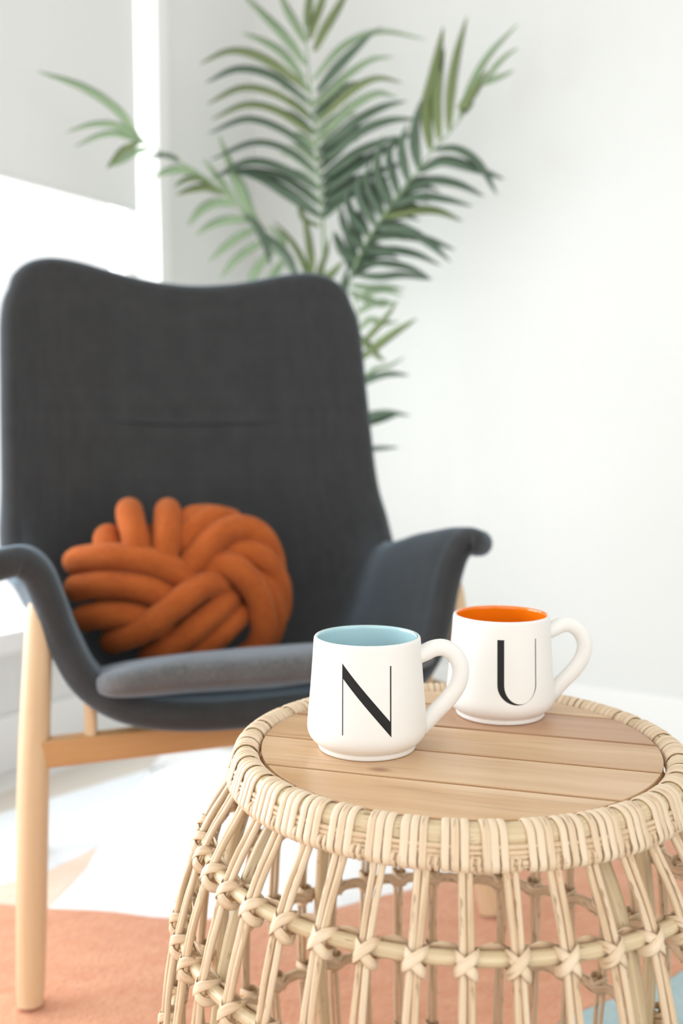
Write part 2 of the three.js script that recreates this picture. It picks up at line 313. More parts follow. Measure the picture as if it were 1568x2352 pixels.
// half cross-sections of the shell's inner face, from the middle to the rim, from the front lip over the seat and up the back
const SEC = [
  [[0, 0.384, 0.012], [0.10, 0.384, 0.006], [0.185, 0.393, -0.014], [0.235, 0.419, -0.042], [0.262, 0.467, -0.062], [0.280, 0.525, -0.070], [0.297, 0.571, -0.068], [0.322, 0.597, -0.060], [0.347, 0.593, -0.054]],
  [[0, 0.378, -0.06], [0.10, 0.378, -0.06], [0.182, 0.388, -0.07], [0.230, 0.414, -0.09], [0.256, 0.464, -0.104], [0.274, 0.52, -0.110], [0.289, 0.565, -0.112], [0.309, 0.590, -0.110], [0.332, 0.591, -0.108]],
  [[0, 0.354, -0.17], [0.10, 0.354, -0.17], [0.175, 0.368, -0.17], [0.222, 0.402, -0.178], [0.249, 0.455, -0.184], [0.267, 0.505, -0.19], [0.281, 0.543, -0.194], [0.295, 0.568, -0.197], [0.311, 0.575, -0.199]],
  [[0, 0.332, -0.27], [0.10, 0.332, -0.27], [0.172, 0.348, -0.27], [0.222, 0.386, -0.27], [0.250, 0.438, -0.275], [0.268, 0.486, -0.28], [0.282, 0.522, -0.283], [0.293, 0.543, -0.285], [0.306, 0.552, -0.286]],
  [[0, 0.325, -0.36], [0.10, 0.327, -0.36], [0.172, 0.345, -0.358], [0.222, 0.382, -0.356], [0.254, 0.430, -0.355], [0.274, 0.476, -0.355], [0.288, 0.508, -0.355], [0.299, 0.527, -0.357], [0.308, 0.536, -0.358]],
  [[0, 0.40, -0.425], [0.10, 0.401, -0.425], [0.175, 0.412, -0.419], [0.222, 0.436, -0.41], [0.254, 0.468, -0.402], [0.275, 0.498, -0.394], [0.290, 0.522, -0.388], [0.301, 0.538, -0.383], [0.310, 0.549, -0.380]],
  [[0, 0.52, -0.452], [0.09, 0.52, -0.451], [0.17, 0.523, -0.447], [0.22, 0.530, -0.442], [0.252, 0.540, -0.435], [0.274, 0.551, -0.427], [0.290, 0.562, -0.419], [0.302, 0.573, -0.411], [0.312, 0.582, -0.404]],
  [[0, 0.64, -0.474], [0.085, 0.64, -0.473], [0.16, 0.641, -0.470], [0.205, 0.643, -0.466], [0.237, 0.646, -0.461], [0.262, 0.649, -0.455], [0.282, 0.652, -0.449], [0.298, 0.655, -0.443], [0.312, 0.658, -0.437]],
  [[0, 0.80, -0.502], [0.085, 0.80, -0.501], [0.16, 0.801, -0.498], [0.205, 0.802, -0.495], [0.237, 0.802, -0.491], [0.262, 0.803, -0.487], [0.281, 0.804, -0.482], [0.296, 0.805, -0.478], [0.309, 0.806, -0.473]],
  [[0, 0.94, -0.520], [0.085, 0.943, -0.519], [0.155, 0.948, -0.517], [0.20, 0.951, -0.514], [0.232, 0.952, -0.511], [0.256, 0.951, -0.508], [0.276, 0.948, -0.505], [0.294, 0.943, -0.502], [0.308, 0.936, -0.498]],
  [[0, 0.995, -0.526], [0.085, 1.002, -0.525], [0.15, 1.015, -0.523], [0.19, 1.024, -0.521], [0.225, 1.029, -0.519], [0.252, 1.028, -0.517], [0.274, 1.020, -0.514], [0.290, 1.006, -0.511], [0.300, 0.988, -0.508]],
];
const FULL = SEC.map((row, r) => [...row.slice(1).map(([x, y, z], i) => [-x - (r < 4 ? [0, 0, 0, 0, 0, 0.002, 0.010, 0.026][i] * (1 - r / 4) : 0), y, z]).reverse(), ...row]);
const cr = (a, b, c, d, t) => 0.5 * (2 * b + (c - a) * t + (2 * a - 5 * b + 4 * c - d) * t * t + (3 * b - a - 3 * c + d) * t * t * t);
function patch(grid, u, v) {                                         // Catmull-Rom patch, u across and v along, both 0..1
  const nv = grid.length - 1, nu = grid[0].length - 1, fv = v * nv, fu = u * nu, iv = Math.min(nv - 1, Math.floor(fv)), iu = Math.min(nu - 1, Math.floor(fu)), tv = fv - iv, tu = fu - iu;
  const out = [0, 0, 0], at = (j, i, k) => {
    const g = (jj, ii) => grid[Math.max(0, Math.min(nv, jj))][Math.max(0, Math.min(nu, ii))][k];
    return g(j, i);
  };
  for (let k = 0; k < 3; k++) {
    const r = [];
    for (let dj = -1; dj <= 2; dj++) r.push(cr(at(iv + dj, iu - 1, k), at(iv + dj, iu, k), at(iv + dj, iu + 1, k), at(iv + dj, iu + 2, k), tu));
    out[k] = cr(r[0], r[1], r[2], r[3], tv);
  }
  return new THREE.Vector3(...out);
}
const shellPoint = (u, v) => patch(FULL, u, v);
function shellNormal(u, v) {                                         // towards the sitter
  const e = 0.004, a = shellPoint(Math.min(1, u + e), v).sub(shellPoint(Math.max(0, u - e), v)), b = shellPoint(u, Math.min(1, v + e)).sub(shellPoint(u, Math.max(0, v - e)));
  return a.cross(b).normalize().negate();
}
{
  const TH = 0.042, NU = 112, NV = 96, RS = 7, P = [], Nn = [];
  for (let j = 0; j <= NV; j++) { P.push([]); Nn.push([]); for (let i = 0; i <= NU; i++) { P[j].push(shellPoint(i / NU, j / NV)); Nn[j].push(shellNormal(i / NU, j / NV)); } }
  const up = Nn[Math.round(NV * 0.15)][NU / 2].y > 0 ? 1 : -1;
  const pos = [], uv = [], idx = [], K = NU + 1;
  const put = (p, a, b) => { pos.push(p.x, p.y, p.z); uv.push(a, b); return pos.length / 3 - 1; };
  for (const side of [0, 1]) for (let j = 0; j <= NV; j++) for (let i = 0; i <= NU; i++) put(P[j][i].clone().addScaledVector(Nn[j][i], -up * TH * side), i / NU * 1.05, j / NV * 1.2);
  const S = K * (NV + 1);
  for (let j = 0; j < NV; j++) for (let i = 0; i < NU; i++) {
    const a = j * K + i, b = a + 1, c = a + K, d = c + 1;
    idx.push(a, b, c, b, d, c, S + a, S + c, S + b, S + b, S + c, S + d);
  }
  // rounded rim round the whole outline
  const loop = [];
  for (let i = 0; i < NU; i++) loop.push([0, i]);
  for (let j = 0; j < NV; j++) loop.push([j, NU]);
  for (let i = NU; i > 0; i--) loop.push([NV, i]);
  for (let j = NV; j > 0; j--) loop.push([j, 0]);
  const rim = [];
  let len = 0;
  for (let q = 0; q <= loop.length; q++) {
    const [j, i] = loop[q % loop.length], pr = loop[(q - 1 + loop.length) % loop.length], nx = loop[(q + 1) % loop.length];
    const t = P[nx[0]][nx[1]].clone().sub(P[pr[0]][pr[1]]).normalize(), n = Nn[j][i].clone().multiplyScalar(up), b = t.clone().cross(n).normalize();
    const inside = P[Math.min(NV - 1, Math.max(1, j))][Math.min(NU - 1, Math.max(1, i))];
    if (b.dot(P[j][i].clone().sub(inside)) < 0) b.negate();
    const mid = P[j][i].clone().addScaledVector(n, -TH / 2), row = [];
    if (q) len += P[j][i].distanceTo(P[pr[0]][pr[1]]);
    for (let k = 0; k <= RS; k++) { const a = k / RS * Math.PI; row.push(put(mid.clone().addScaledVector(n, Math.cos(a) * TH / 2).addScaledVector(b, Math.sin(a) * TH / 2), len, k * 0.009)); }
    rim.push(row);
  }
  for (let q = 0; q < loop.length; q++) for (let k = 0; k < RS; k++) { const a = rim[q][k], b = rim[q + 1][k], c = rim[q][k + 1], d = rim[q + 1][k + 1]; idx.push(a, c, b, b, c, d); }
  const g = new THREE.BufferGeometry();
  g.setAttribute('position', new THREE.Float32BufferAttribute(pos, 3)); g.setAttribute('uv', new THREE.Float32BufferAttribute(uv, 2));
  g.setIndex(idx); g.computeVertexNormals();
  // the rim meets both faces without a crease
  const nn = g.attributes.normal;
  for (let q = 0; q <= loop.length; q++) {
    const [j, i] = loop[q % loop.length];
    for (const [k, base, s] of [[0, 0, 1], [RS, S, -1]]) { const n = Nn[j][i], w = up * s; for (const v of [rim[q][k], base + j * K + i]) nn.setXYZ(v, n.x * w, n.y * w, n.z * w); }
  }
  part('shell', g, M.charcoal, chair);
  // stitched crease across the back
  const vOf = (y) => { let lo = 0.6, hi = 1; for (let k = 0; k < 30; k++) { const m = (lo + hi) / 2; shellPoint(0.5, m).y < y ? lo = m : hi = m; } return lo; };
  const seam = [];
  for (let k = 0; k <= 24; k++) { const u = 0.5 + (k / 24 - 0.5) * 0.3, v = vOf(0.757 + 0.010 * Math.pow(k / 12 - 1, 2)); seam.push(shellPoint(u, v).addScaledVector(shellNormal(u, v), up * 0.0002)); }
  part('seam', tube(seam, (t) => 0.0004 + 0.0016 * Math.sin(Math.PI * t), 6), M.thread, chair, 'stitched crease across the backrest');
}
{                                                                     // seat cushion: a soft slab, its corners pinched
  const sub = gridCushion();
  part('seat_cushion', sub, M.seatFabric, chair, 'grey seat cushion, paler than the shell');
}
function gridCushion() {
  const nu = 56, nv = 44, pos = [], uv = [], idx = [];
  const se = (t, e) => Math.sign(t) * Math.pow(Math.abs(t), e);
  for (let j = 0; j <= nv; j++) for (let i = 0; i <= nu; i++) {       // superellipsoid of a square plan
    const a = i / nu * Math.PI * 2, b = (j / nv - 0.5) * Math.PI, cb = se(Math.cos(b), 0.42);
    const ex = se(Math.cos(a), 0.22), ez = se(Math.sin(a), 0.22);
    let x = 0.248 * ex * cb, z = 0.205 * ez * cb, y = 0.026 * se(Math.sin(b), 0.62);
    const puff = (1 - Math.pow(x / 0.25, 2)) * (1 - Math.pow(z / 0.21, 2));
    y += (y > 0 ? 0.008 : -0.002) * puff;
    z += 0.012 * (1 - Math.pow(x / 0.25, 2)) * (z > 0 ? 1 : 0);
    y += -0.004 * Math.cos(x * 24) * (z > 0.1 ? 0.5 : 0);
    x *= 1 - 0.16 * Math.max(0, 0.5 - (z + 0.205) / 0.41) * 2 * 0.8;
    pos.push(x, y + 0.422 + (z - 0.2) * 0.23, z - 0.178); uv.push(x + (Math.abs(cb) > 0.95 ? 0 : 0), z + y);
  }
  for (let j = 0; j < nv; j++) for (let i = 0; i < nu; i++) { const a = j * (nu + 1) + i, b = a + 1, c = a + nu + 1, d = c + 1; idx.push(a, c, b, b, c, d); }
  const g = new THREE.BufferGeometry();
  g.setAttribute('position', new THREE.Float32BufferAttribute(pos, 3)); g.setAttribute('uv', new THREE.Float32BufferAttribute(uv, 2));
  g.setIndex(idx); g.computeVertexNormals();
  const nn = g.attributes.normal;
  for (let j = 0; j <= nv; j++) { const a = j * (nu + 1), b = a + nu; const v = [nn.getX(a) + nn.getX(b), nn.getY(a) + nn.getY(b), nn.getZ(a) + nn.getZ(b)], l = Math.hypot(...v) || 1; nn.setXYZ(a, v[0] / l, v[1] / l, v[2] / l); nn.setXYZ(b, v[0] / l, v[1] / l, v[2] / l); }
  return g;
}
for (const s of [-1, 1]) {
  const front = smooth([[s * 0.341, 0.003, 0], [s * 0.336, 0.1, -0.016], [s * 0.326, 0.3, -0.047], [s * 0.310, 0.515, -0.084]], 24);
  part('leg', tube(front, (t) => (t > 0.985 ? 0.0145 : t < 0.012 ? 0.0165 : 0.0178 + 0.0028 * Math.sin(Math.PI * Math.min(1, t * 1.05))), 24), M.birch, chair);
  const rear = smooth([[s * 0.30, 0.003, -0.50], [s * 0.295, 0.2, -0.45], [s * 0.288, 0.36, -0.405]], 20);
  part('leg', tube(rear, (t) => 0.0185 + 0.003 * Math.sin(Math.PI * t), 20), M.birch, chair);
  const side = sweep(smooth([[s * 0.322, 0.322, -0.05], [s * 0.296, 0.30, -0.425]], 6), () => [[-0.01, -0.018], [-0.01, 0.018], [0.01, 0.018], [0.01, -0.018]]);
  part('side_rail', side, M.railWood, chair);
  part('peg', tube([new THREE.Vector3(s * 0.251, 0.338, -0.045), new THREE.Vector3(s * 0.251, 0.395, -0.045)], 0.0085, 16), M.birch, chair);
}
part('front_rail', boxAt(-0.325, 0.325, 0.302, 0.340, -0.06, -0.034, 0.004), M.railWood, chair);

// ---------- knot cushion ----------
const knot = thing('knot_cushion', 'rust orange knot cushion of thick felt cord resting on the armchair seat', 'cushion');
{
  const q = FROM_CAMERA.clone().multiply(new THREE.Matrix4().makeTranslation(...CH.pos)).multiply(new THREE.Matrix4().makeRotationY(CH.turn)).multiply(new THREE.Matrix4().makeTranslation(-0.066, 0.503, -0.295)).multiply(new THREE.Matrix4().makeRotationX(-12 * D2R));
  knot.position.set(0, 0, 0); knot.quaternion.identity(); knot.applyMatrix4(q);
  const S = 0.000263, R = 0.0222;                                    // drawing units to metres, cord radius
  const at = ([x, y, z]) => {
    const X = (x - 800) * S, Y = (650 - y) * S, r = Math.min(1, Math.hypot(X / 0.19, Y / 0.145));
    return new THREE.Vector3(X, Y, z * R + 0.045 * (1 - r * r));
  };
  const cords = [
    [[190, 520, -1.9], [150, 500, -0.7], [220, 490, 0.2], [330, 498, 0.6], [450, 512, 0.7], [600, 555, 0.7], [730, 625, 0.4], [830, 715, -0.5], [870, 780, -1.4]],
    [[190, 670, -1.9], [150, 660, -0.7], [230, 655, 0.1], [340, 660, 0.4], [460, 680, 0.5], [580, 720, 0.4], [700, 790, 0.0], [800, 870, -1.0]],
    [[230, 850, -1.9], [190, 842, -0.7], [270, 835, 0.0], [370, 842, 0.3], [470, 865, 0.3], [580, 910, -0.1], [680, 970, -0.9]],
    [[400, 1020, -1.9], [345, 990, -0.8], [400, 972, 0.3], [500, 930, 0.9], [620, 850, 1.2], [740, 765, 1.3], [850, 705, 1.1], [930, 700, 0.6], [985, 740, -0.3], [1000, 800, -1.3]],
    [[600, 1150, -1.9], [570, 1110, -0.7], [650, 1065, 0.2], [750, 995, 0.6], [850, 915, 0.8], [940, 850, 0.7], [1010, 800, 0.2], [1060, 770, -0.8]],
    [[790, 1180, -1.9], [770, 1140, -0.7], [850, 1080, 0.1], [940, 1010, 0.4], [1020, 945, 0.4], [1085, 890, -0.1], [1110, 850, -1.0]],
    [[900, 690, -1.0], [930, 600, 0.1], [985, 575, 0.8], [1060, 610, 1.2], [1140, 690, 1.3], [1205, 790, 1.2], [1240, 900, 1.0], [1250, 1010, 0.8], [1215, 1110, 0.3], [1150, 1160, -0.4], [1090, 1180, -1.6]],
    [[1140, 620, -0.6], [1220, 670, 0.2], [1290, 750, 0.4], [1330, 860, 0.3], [1335, 970, 0.0], [1300, 1070, -0.6], [1230, 1140, -1.6]],
    [[980, 570, -0.6], [1060, 520, 0.3], [1160, 510, 0.8], [1260, 560, 0.8], [1330, 640, 0.5], [1380, 750, 0.1], [1390, 870, -0.4], [1360, 970, -1.3]],
    [[760, 660, -0.9], [800, 570, 0.2], [870, 490, 0.8], [960, 410, 1.1], [1070, 360, 1.1], [1180, 365, 1.0], [1270, 420, 0.8], [1330, 510, 0.3], [1360, 610, -0.3], [1370, 700, -1.3]],
    [[730, 480, -0.8], [790, 400, 0.0], [870, 330, 0.3], [970, 285, 0.2], [1070, 290, -0.3], [1160, 320, -1.0]],
    [[760, 350, -0.8], [830, 290, -0.4], [920, 265, -0.5], [1000, 275, -1.0], [1060, 310, -1.9]],
    [[500, 250, -1.9], [485, 200, -0.8], [472, 260, 0.2], [478, 350, 0.6], [490, 440, 0.5], [510, 530, 0.0], [530, 610, -0.9]],
    [[710, 270, -1.9], [715, 215, -0.8], [690, 275, 0.2], [668, 360, 0.6], [655, 450, 0.6], [650, 540, 0.2], [670, 640, -0.7]],
    [[370, 390, -2.3], [350, 360, -1.2], [330, 400, -0.6], [345, 460, -0.5], [370, 530, -1.2]],
  ];
  for (const c of cords) {
    const pts = smooth(c.map(at), 44);
    part('strand', tube(pts, (t) => R * (1 - Math.pow(Math.abs(2 * t - 1), 14) * 0.75) * (1 + 0.02 * Math.sin(t * 23)), 18), M.rust, knot);
  }
  const core = new THREE.SphereGeometry(1, 32, 20); core.scale(0.142, 0.108, 0.045); core.translate(-0.005, -0.008, -0.008);
  part('core', core, M.rust, knot);
}

// ---------- rattan side table ----------
const TB = [0.0995, 0, -0.832];
const table = thing('side_table', 'round woven rattan side table with a slatted wooden top', 'side table', TB);
const PROFILE = [[0.462, 0.1885], [0.45, 0.1955], [0.43, 0.2085], [0.407, 0.2205], [0.372, 0.232], [0.337, 0.2405], [0.295, 0.247], [0.25, 0.2515], [0.205, 0.2525], [0.16, 0.2505], [0.115, 0.245], [0.07, 0.2375], [0.035, 0.231], [0.008, 0.226]];
const radiusAt = (y) => { for (let i = 0; i < PROFILE.length - 1; i++) { const [a, ra] = PROFILE[i], [b, rb] = PROFILE[i + 1]; if (y <= a && y >= b) return ra + (rb - ra) * (a - y) / (a - b); } return y > 0.4 ? PROFILE[0][1] : PROFILE.at(-1)[1]; };
const polar = (r, deg, y) => new THREE.Vector3(Math.sin(deg * D2R) * r, y, Math.cos(deg * D2R) * r);   // 0 degrees faces the camera, growing to the right
const ringTube = (r, y, rad, n = 12, seg = 120, wob = 0) => tube(Array.from({ length: seg }, (_, i) => polar(r + wob * Math.sin(i * 0.9), i / seg * 360, y + wob * Math.sin(i * 0.53))), rad, n, { closed: true, up: () => new THREE.Vector3(0, 1, 0) });

// top: five boards cut from a disc
{
  const R = 0.1675, cuts = [-0.1675, -0.1125, -0.0425, 0.0275, 0.0975, 0.1675], gap = 0.0042, turn = -17 * D2R;
  for (let b = 0; b < 5; b++) {
    const lo = cuts[b] + (b ? gap / 2 : 0), hi = cuts[b + 1] - (b < 4 ? gap / 2 : 0), pts = [];
    const push = (y, s) => pts.push([s * Math.sqrt(Math.max(0, R * R - y * y)), y]);
    for (let k = 0; k <= 24; k++) { const e = (1 - Math.cos(k / 24 * Math.PI)) / 2; push(lo + (hi - lo) * (b === 0 ? Math.pow(k / 24, 2) : b === 4 ? 1 - Math.pow(1 - k / 24, 2) : e), 1); }
    for (let k = 24; k >= 0; k--) { const e = (1 - Math.cos(k / 24 * Math.PI)) / 2; push(lo + (hi - lo) * (b === 0 ? Math.pow(k / 24, 2) : b === 4 ? 1 - Math.pow(1 - k / 24, 2) : e), -1); }
    const clean = pts.filter((p, i) => { const q = pts[(i + 1) % pts.length]; return Math.hypot(p[0] - q[0], p[1] - q[1]) > 2e-4; });
    const g = new THREE.ExtrudeGeometry(new THREE.Shape(clean.map(([x, y]) => new THREE.Vector2(x, -y))), { depth: 0.0115, bevelEnabled: true, bevelThickness: 0.0007, bevelSize: 0.0006, bevelOffset: -0.0006, bevelSegments: 2 });
    const uv = g.attributes.uv;
    for (let i = 0; i < uv.count; i++) uv.setXY(i, uv.getX(i) + b * 0.137, uv.getY(i) + b * 0.21);
    g.rotateX(-Math.PI / 2); g.rotateY(turn); g.translate(0, 0.482 - 0.0122, 0);
    part('board', g, M.board[[0, 2, 1, 0, 0][b]], table);
  }
  for (const x of [-0.085, 0.085]) { const g = boxAt(x - 0.015, x + 0.015, 0.4565, 0.468, -0.12, 0.12, 0.002); g.rotateY(turn); part('batten', g, M.board[1], table); }
}
// rim: thick ring, thin canes below it, bottom cane, groups of binding strips
part('rim_ring', ringTube(0.1805, 0.4755, 0.0095, 18, 160), M.ringCane, table, 'thick cane ring round the wooden top');
for (const [r, y] of [[0.1906, 0.4722], [0.1913, 0.4686], [0.1918, 0.4655]]) part('rim_cane', ringTube(r, y, 0.0022, 8, 140, 0.0003), M.cane[1], table);
part('rim_ledge', ringTube(0.167, 0.4595, 0.006, 10, 120), M.ringCane, table);
part('bottom_cane', ringTube(0.1905, 0.4612, 0.0046, 12, 160, 0.0003), M.bind[1], table);
{
  const path = [];                                                   // the strip's way round the rim, in radius and height
  const arc = (cr_, cy, r, a0, a1, n) => { for (let k = 0; k <= n; k++) { const a = (a0 + (a1 - a0) * k / n) * D2R; path.push([cr_ + Math.cos(a) * r, cy + Math.sin(a) * r]); } };
  arc(0.1805, 0.4755, 0.0102, 215, 12, 12);
  arc(0.1905, 0.4612, 0.0053, 12, -110, 7);
  path.push([0.184, 0.4612]);
  const makeStrip = (deg, w, lean, mat) => {
    const tan = new THREE.Vector3(Math.cos(deg * D2R), 0, -Math.sin(deg * D2R)), rad = polar(1, deg, 0);
    const pts = path.map(([r, y], i) => polar(r, deg, y).addScaledVector(tan, lean * (i / path.length - 0.5)));
    const ups = path.map(([r, y], i) => { const a = path[Math.max(0, i - 1)], b = path[Math.min(path.length - 1, i + 1)], dr = b[0] - a[0], dy = b[1] - a[1], l = Math.hypot(dr, dy) || 1; return rad.clone().multiplyScalar(-dy / l).add(new THREE.Vector3(0, dr / l, 0)); });
    part('binding_strip', sweep(pts, () => strip(w, 0.0014), { up: (i) => ups[i] }), mat, table);
  };
  const groups = 45;
  for (let gI = 0; gI < groups; gI++) {
    const centre = 1.2 + gI * 360 / groups + jit(0.9), back = Math.abs(((centre + 180) % 360) - 180) > 120;
    const n = back ? 4 : (gI % 7 === 3 ? 4 : 3), step = 1.9;
    for (let k = 0; k < n; k++) makeStrip(centre + (k - (n - 1) / 2) * step + jit(0.12), 0.0063 + jit(0.0004), 0.0016 + jit(0.001), M.bind[(gI + k) % 3 ? 0 : 1]);
    if (!back) {                                                      // twined turns on the bottom cane between the groups
      const d = centre + 360 / groups / 2;
      for (const o of [-0.7, 0.75]) part('twined_turn', tube(Array.from({ length: 14 }, (_, i) => { const a = i / 14 * Math.PI * 2; return polar(0.1905 + Math.cos(a) * 0.0051, d + o, 0.4612 + Math.sin(a) * 0.0051); }), 0.0019, 6, { closed: true }), M.bind[1], table);
    }
  }
}
// body: pairs of upright canes outside horizontal rings, tied at each crossing
const RINGS = [0.407, 0.337, 0.25, 0.165, 0.075], PAIRS = 41, STEP = 360 / PAIRS, PHASE = -5.0;
for (const y of RINGS) {
  part('hoop', ringTube(radiusAt(y) - 0.0075, y, 0.0053, 14, 164), M.ringCane, table);
  const n = PAIRS * 8, pts = [], ups = [];
  for (let i = 0; i < n; i++) {                                       // lacing strip that runs behind the hoop from tie to tie
    const ph = i / 8 * Math.PI * 2, d = PHASE + i / n * 360;
    pts.push(polar(radiusAt(y) - 0.0135 - 0.001 * Math.cos(ph), d, y + 0.0012 - 0.0026 * Math.cos(ph)));
    ups.push(polar(-1, d, 0.35 * Math.sin(ph)));
  }
  part('lacing', sweep(pts, () => strip(0.0095, 0.0012), { closed: true, up: (i) => ups[i] }), M.lacing, table);
}
part('base_hoop', ringTube(0.2215, 0.0085, 0.0075, 12, 120), M.ringCane, table);
{
  const ys = [];
  for (let k = 0; k <= 30; k++) ys.push(0.461 + (0.005 - 0.461) * k / 30);
  const bulge = RINGS;
  for (let k = 0; k < PAIRS; k++) for (const s of [-1, 1]) {
    const deg = PHASE + k * STEP, ph = rnd() * 6, am = 0.0004 + rnd() * 0.0004;
    const pts = ys.map((y, i) => {
      const r = radiusAt(y), near = Math.min(...bulge.map((b) => Math.abs(b - y))), spread = 0.0027 + 0.0002 * Math.min(1, near / 0.03) + am * Math.sin(i * 0.55 + ph);
      const p = polar(r + 0.0005 * Math.sin(i * 0.8 + ph), deg, y);
      return p.add(new THREE.Vector3(Math.cos(deg * D2R), 0, -Math.sin(deg * D2R)).multiplyScalar(s * spread));
    });
    part('upright_cane', tube(smooth(pts, 44), 0.00255 + jit(0.0002), 8), M.cane[(k + (s > 0)) % 2], table);
  }
  for (const deg of [28, 118, 212, 250, 301]) part('post', tube(smooth(ys.map((y) => polar(radiusAt(y) - 0.0215, deg, y)), 40), 0.0066, 14), M.ringCane, table);
  // ties: two crossed loops of flat cane round the pair and the hoop; four variants share their geometry
  const variants = [0, 1, 2, 3].map((v) => {
    const loops = [];
    for (const [tilt, off, grow] of [[0.78 + 0.06 * v, 0.0008, 0.0005], [-0.88 - 0.06 * v, -0.0010, -0.0001]]) {
      const n = 26, pts = [], ups = [];
      for (let i = 0; i < n; i++) {
        const a = i / n * Math.PI * 2, cx = Math.cos(a), cz = Math.sin(a);
        const x = (0.0068 + grow) * Math.sign(cx) * Math.pow(Math.abs(cx), 0.75), z = (0.0086 + grow) * Math.sign(cz) * Math.pow(Math.abs(cz), 0.85) - 0.0050;
        pts.push(new THREE.Vector3(x, x * tilt + off, z)); ups.push(new THREE.Vector3(cx, 0, cz));
      }
      loops.push(sweep(pts, () => strip(0.0076, 0.0011), { closed: true, up: (i) => ups[i] }));
    }
    return mergeGeometries(loops);
  });
  RINGS.forEach((y, ri) => {
    const slope = Math.atan2(radiusAt(y - 0.01) - radiusAt(y + 0.01), 0.02);
    for (let k = 0; k < PAIRS; k++) {
      const deg = PHASE + k * STEP, m = part('cane_tie', variants[(k * 7 + ri * 3) % 4], M.bind[(k + ri) % 2], table);
      m.position.copy(polar(radiusAt(y), deg, y)); m.rotation.order = 'YXZ'; m.rotation.set(-slope, deg * D2R, jit(0.08));
    }
  });
}

// ---------- mugs ----------
function makeMug(label, pos, inside, insideLabel, letter) {
  const mug = thing('mug', label, 'mug', pos);
  const outer = [[0, 0.0025], [0.036, 0.0022], [0.0385, 0], [0.0405, 0.0004], [0.0412, 0.0016], [0.0412, 0.0042], [0.0418, 0.0052], [0.0445, 0.0072], [0.0478, 0.0108], [0.0497, 0.0148], [0.0503, 0.019], [0.05, 0.025], [0.0478, 0.05], [0.0459, 0.075], [0.0449, 0.0905], [0.0446, 0.0935], [0.0438, 0.0949], [0.0427, 0.0952]];
  const inner = [[0.0427, 0.0952], [0.0416, 0.0947], [0.041, 0.0932], [0.0411, 0.088], [0.0424, 0.065], [0.0442, 0.035], [0.0446, 0.022], [0.043, 0.013], [0.038, 0.0085], [0.028, 0.0068], [0, 0.0062]];
  const dense = (p) => { const c = new THREE.CatmullRomCurve3(p.map(([r, y]) => new THREE.Vector3(r, y, 0)), false, 'centripetal'), o = [], n = p.length * 5; for (let i = 0; i <= n; i++) { const v = c.getPoint(i / n); o.push(new THREE.Vector2(Math.max(0, v.x), v.y)); } return o; };
  const od = dense(outer);
  part('body', new THREE.LatheGeometry(od, 96), M.glaze, mug);
  part('interior', new THREE.LatheGeometry(dense(inner), 96), inside, mug, insideLabel);
  const ctr = smooth([[0.0435, 0.0785, 0], [0.0485, 0.0805, 0], [0.0555, 0.0838, 0], [0.0645, 0.0845, 0], [0.0735, 0.0785, 0], [0.0785, 0.067, 0], [0.0765, 0.0535, 0], [0.0685, 0.041, 0], [0.0575, 0.0295, 0], [0.0505, 0.0215, 0], [0.0455, 0.0165, 0]], 56);
  const thick = (t) => 0.0062 + 0.0045 * Math.pow(Math.max(0, 1 - t / 0.17), 1.6) + 0.0022 * Math.pow(Math.max(0, (t - 0.82) / 0.18), 1.5);
  part('handle', sweep(ctr, (i, t) => disc(20, thick(t), 1).map(([a, b]) => [a * (0.0072 / thick(t)) , b]), { up: () => new THREE.Vector3(0, 0, 1) }).clone(), M.glaze, mug);
  // printed letter, laid on the curved wall
  const radius = (y) => { for (let i = 0; i < od.length - 1; i++) if (od[i].y <= y && od[i + 1].y >= y && od[i].x > 0.042 && od[i + 1].y > od[i].y) return od[i].x + (od[i + 1].x - od[i].x) * (y - od[i].y) / (od[i + 1].y - od[i].y); return 0.046; };
  const wrap = (x, y) => { const r = radius(y) + 0.00012, a = x / r; return new THREE.Vector3(Math.sin(a) * r, y, Math.cos(a) * r); };
  const quad = (a, b, c, d, n = 12, m = 20) => gridGeometry(n, m, (u, v) => { const l = [a[0] + (d[0] - a[0]) * v, a[1] + (d[1] - a[1]) * v], r = [b[0] + (c[0] - b[0]) * v, b[1] + (c[1] - b[1]) * v]; return wrap(l[0] + (r[0] - l[0]) * u, l[1] + (r[1] - l[1]) * u); });
  part('letter', mergeGeometries(letter(quad)), M.print, mug);
  return mug;
}
const Q = (x0, x1, y0, y1) => [[x0, y0], [x1, y0], [x1, y1], [x0, y1]];
makeMug('white mug with a black letter N and pale blue inside, nearer the camera', [0.0215, 0.4822, -0.823], M.blueGlaze, 'pale blue glazed inside', (quad) => [
  quad(...Q(-0.0217, -0.0209, 0.0235, 0.0795)), quad(...Q(0.0176, 0.0187, 0.024, 0.079)),
  quad([-0.0217, 0.0695], [0.0187, 0.0222], [0.0187, 0.0335], [-0.0217, 0.0808], 40, 8),
]);
makeMug('white mug with a black letter U and bright orange inside, farther back', [0.1495, 0.4822, -0.921], M.orangeGlaze, 'bright orange glazed inside', (quad) => {
  const g = [quad(...Q(-0.0105, -0.0044, 0.039, 0.0795)), quad(...Q(0.0258, 0.0267, 0.039, 0.0795))];
  const o = [], n = 40;                                               // bowl: outer and inner half ellipses
  for (let k = 0; k <= n; k++) { const a = Math.PI + k / n * Math.PI; o.push([[0.0081 + Math.cos(a) * 0.0186, 0.039 + Math.sin(a) * 0.0177], [0.0107 + Math.cos(a) * 0.0151, 0.039 + Math.sin(a) * 0.0169]]); }
  for (let k = 0; k < n; k++) g.push(quad(o[k][0], o[k + 1][0], o[k + 1][1], o[k][1], 2, 3));
  return g;
});

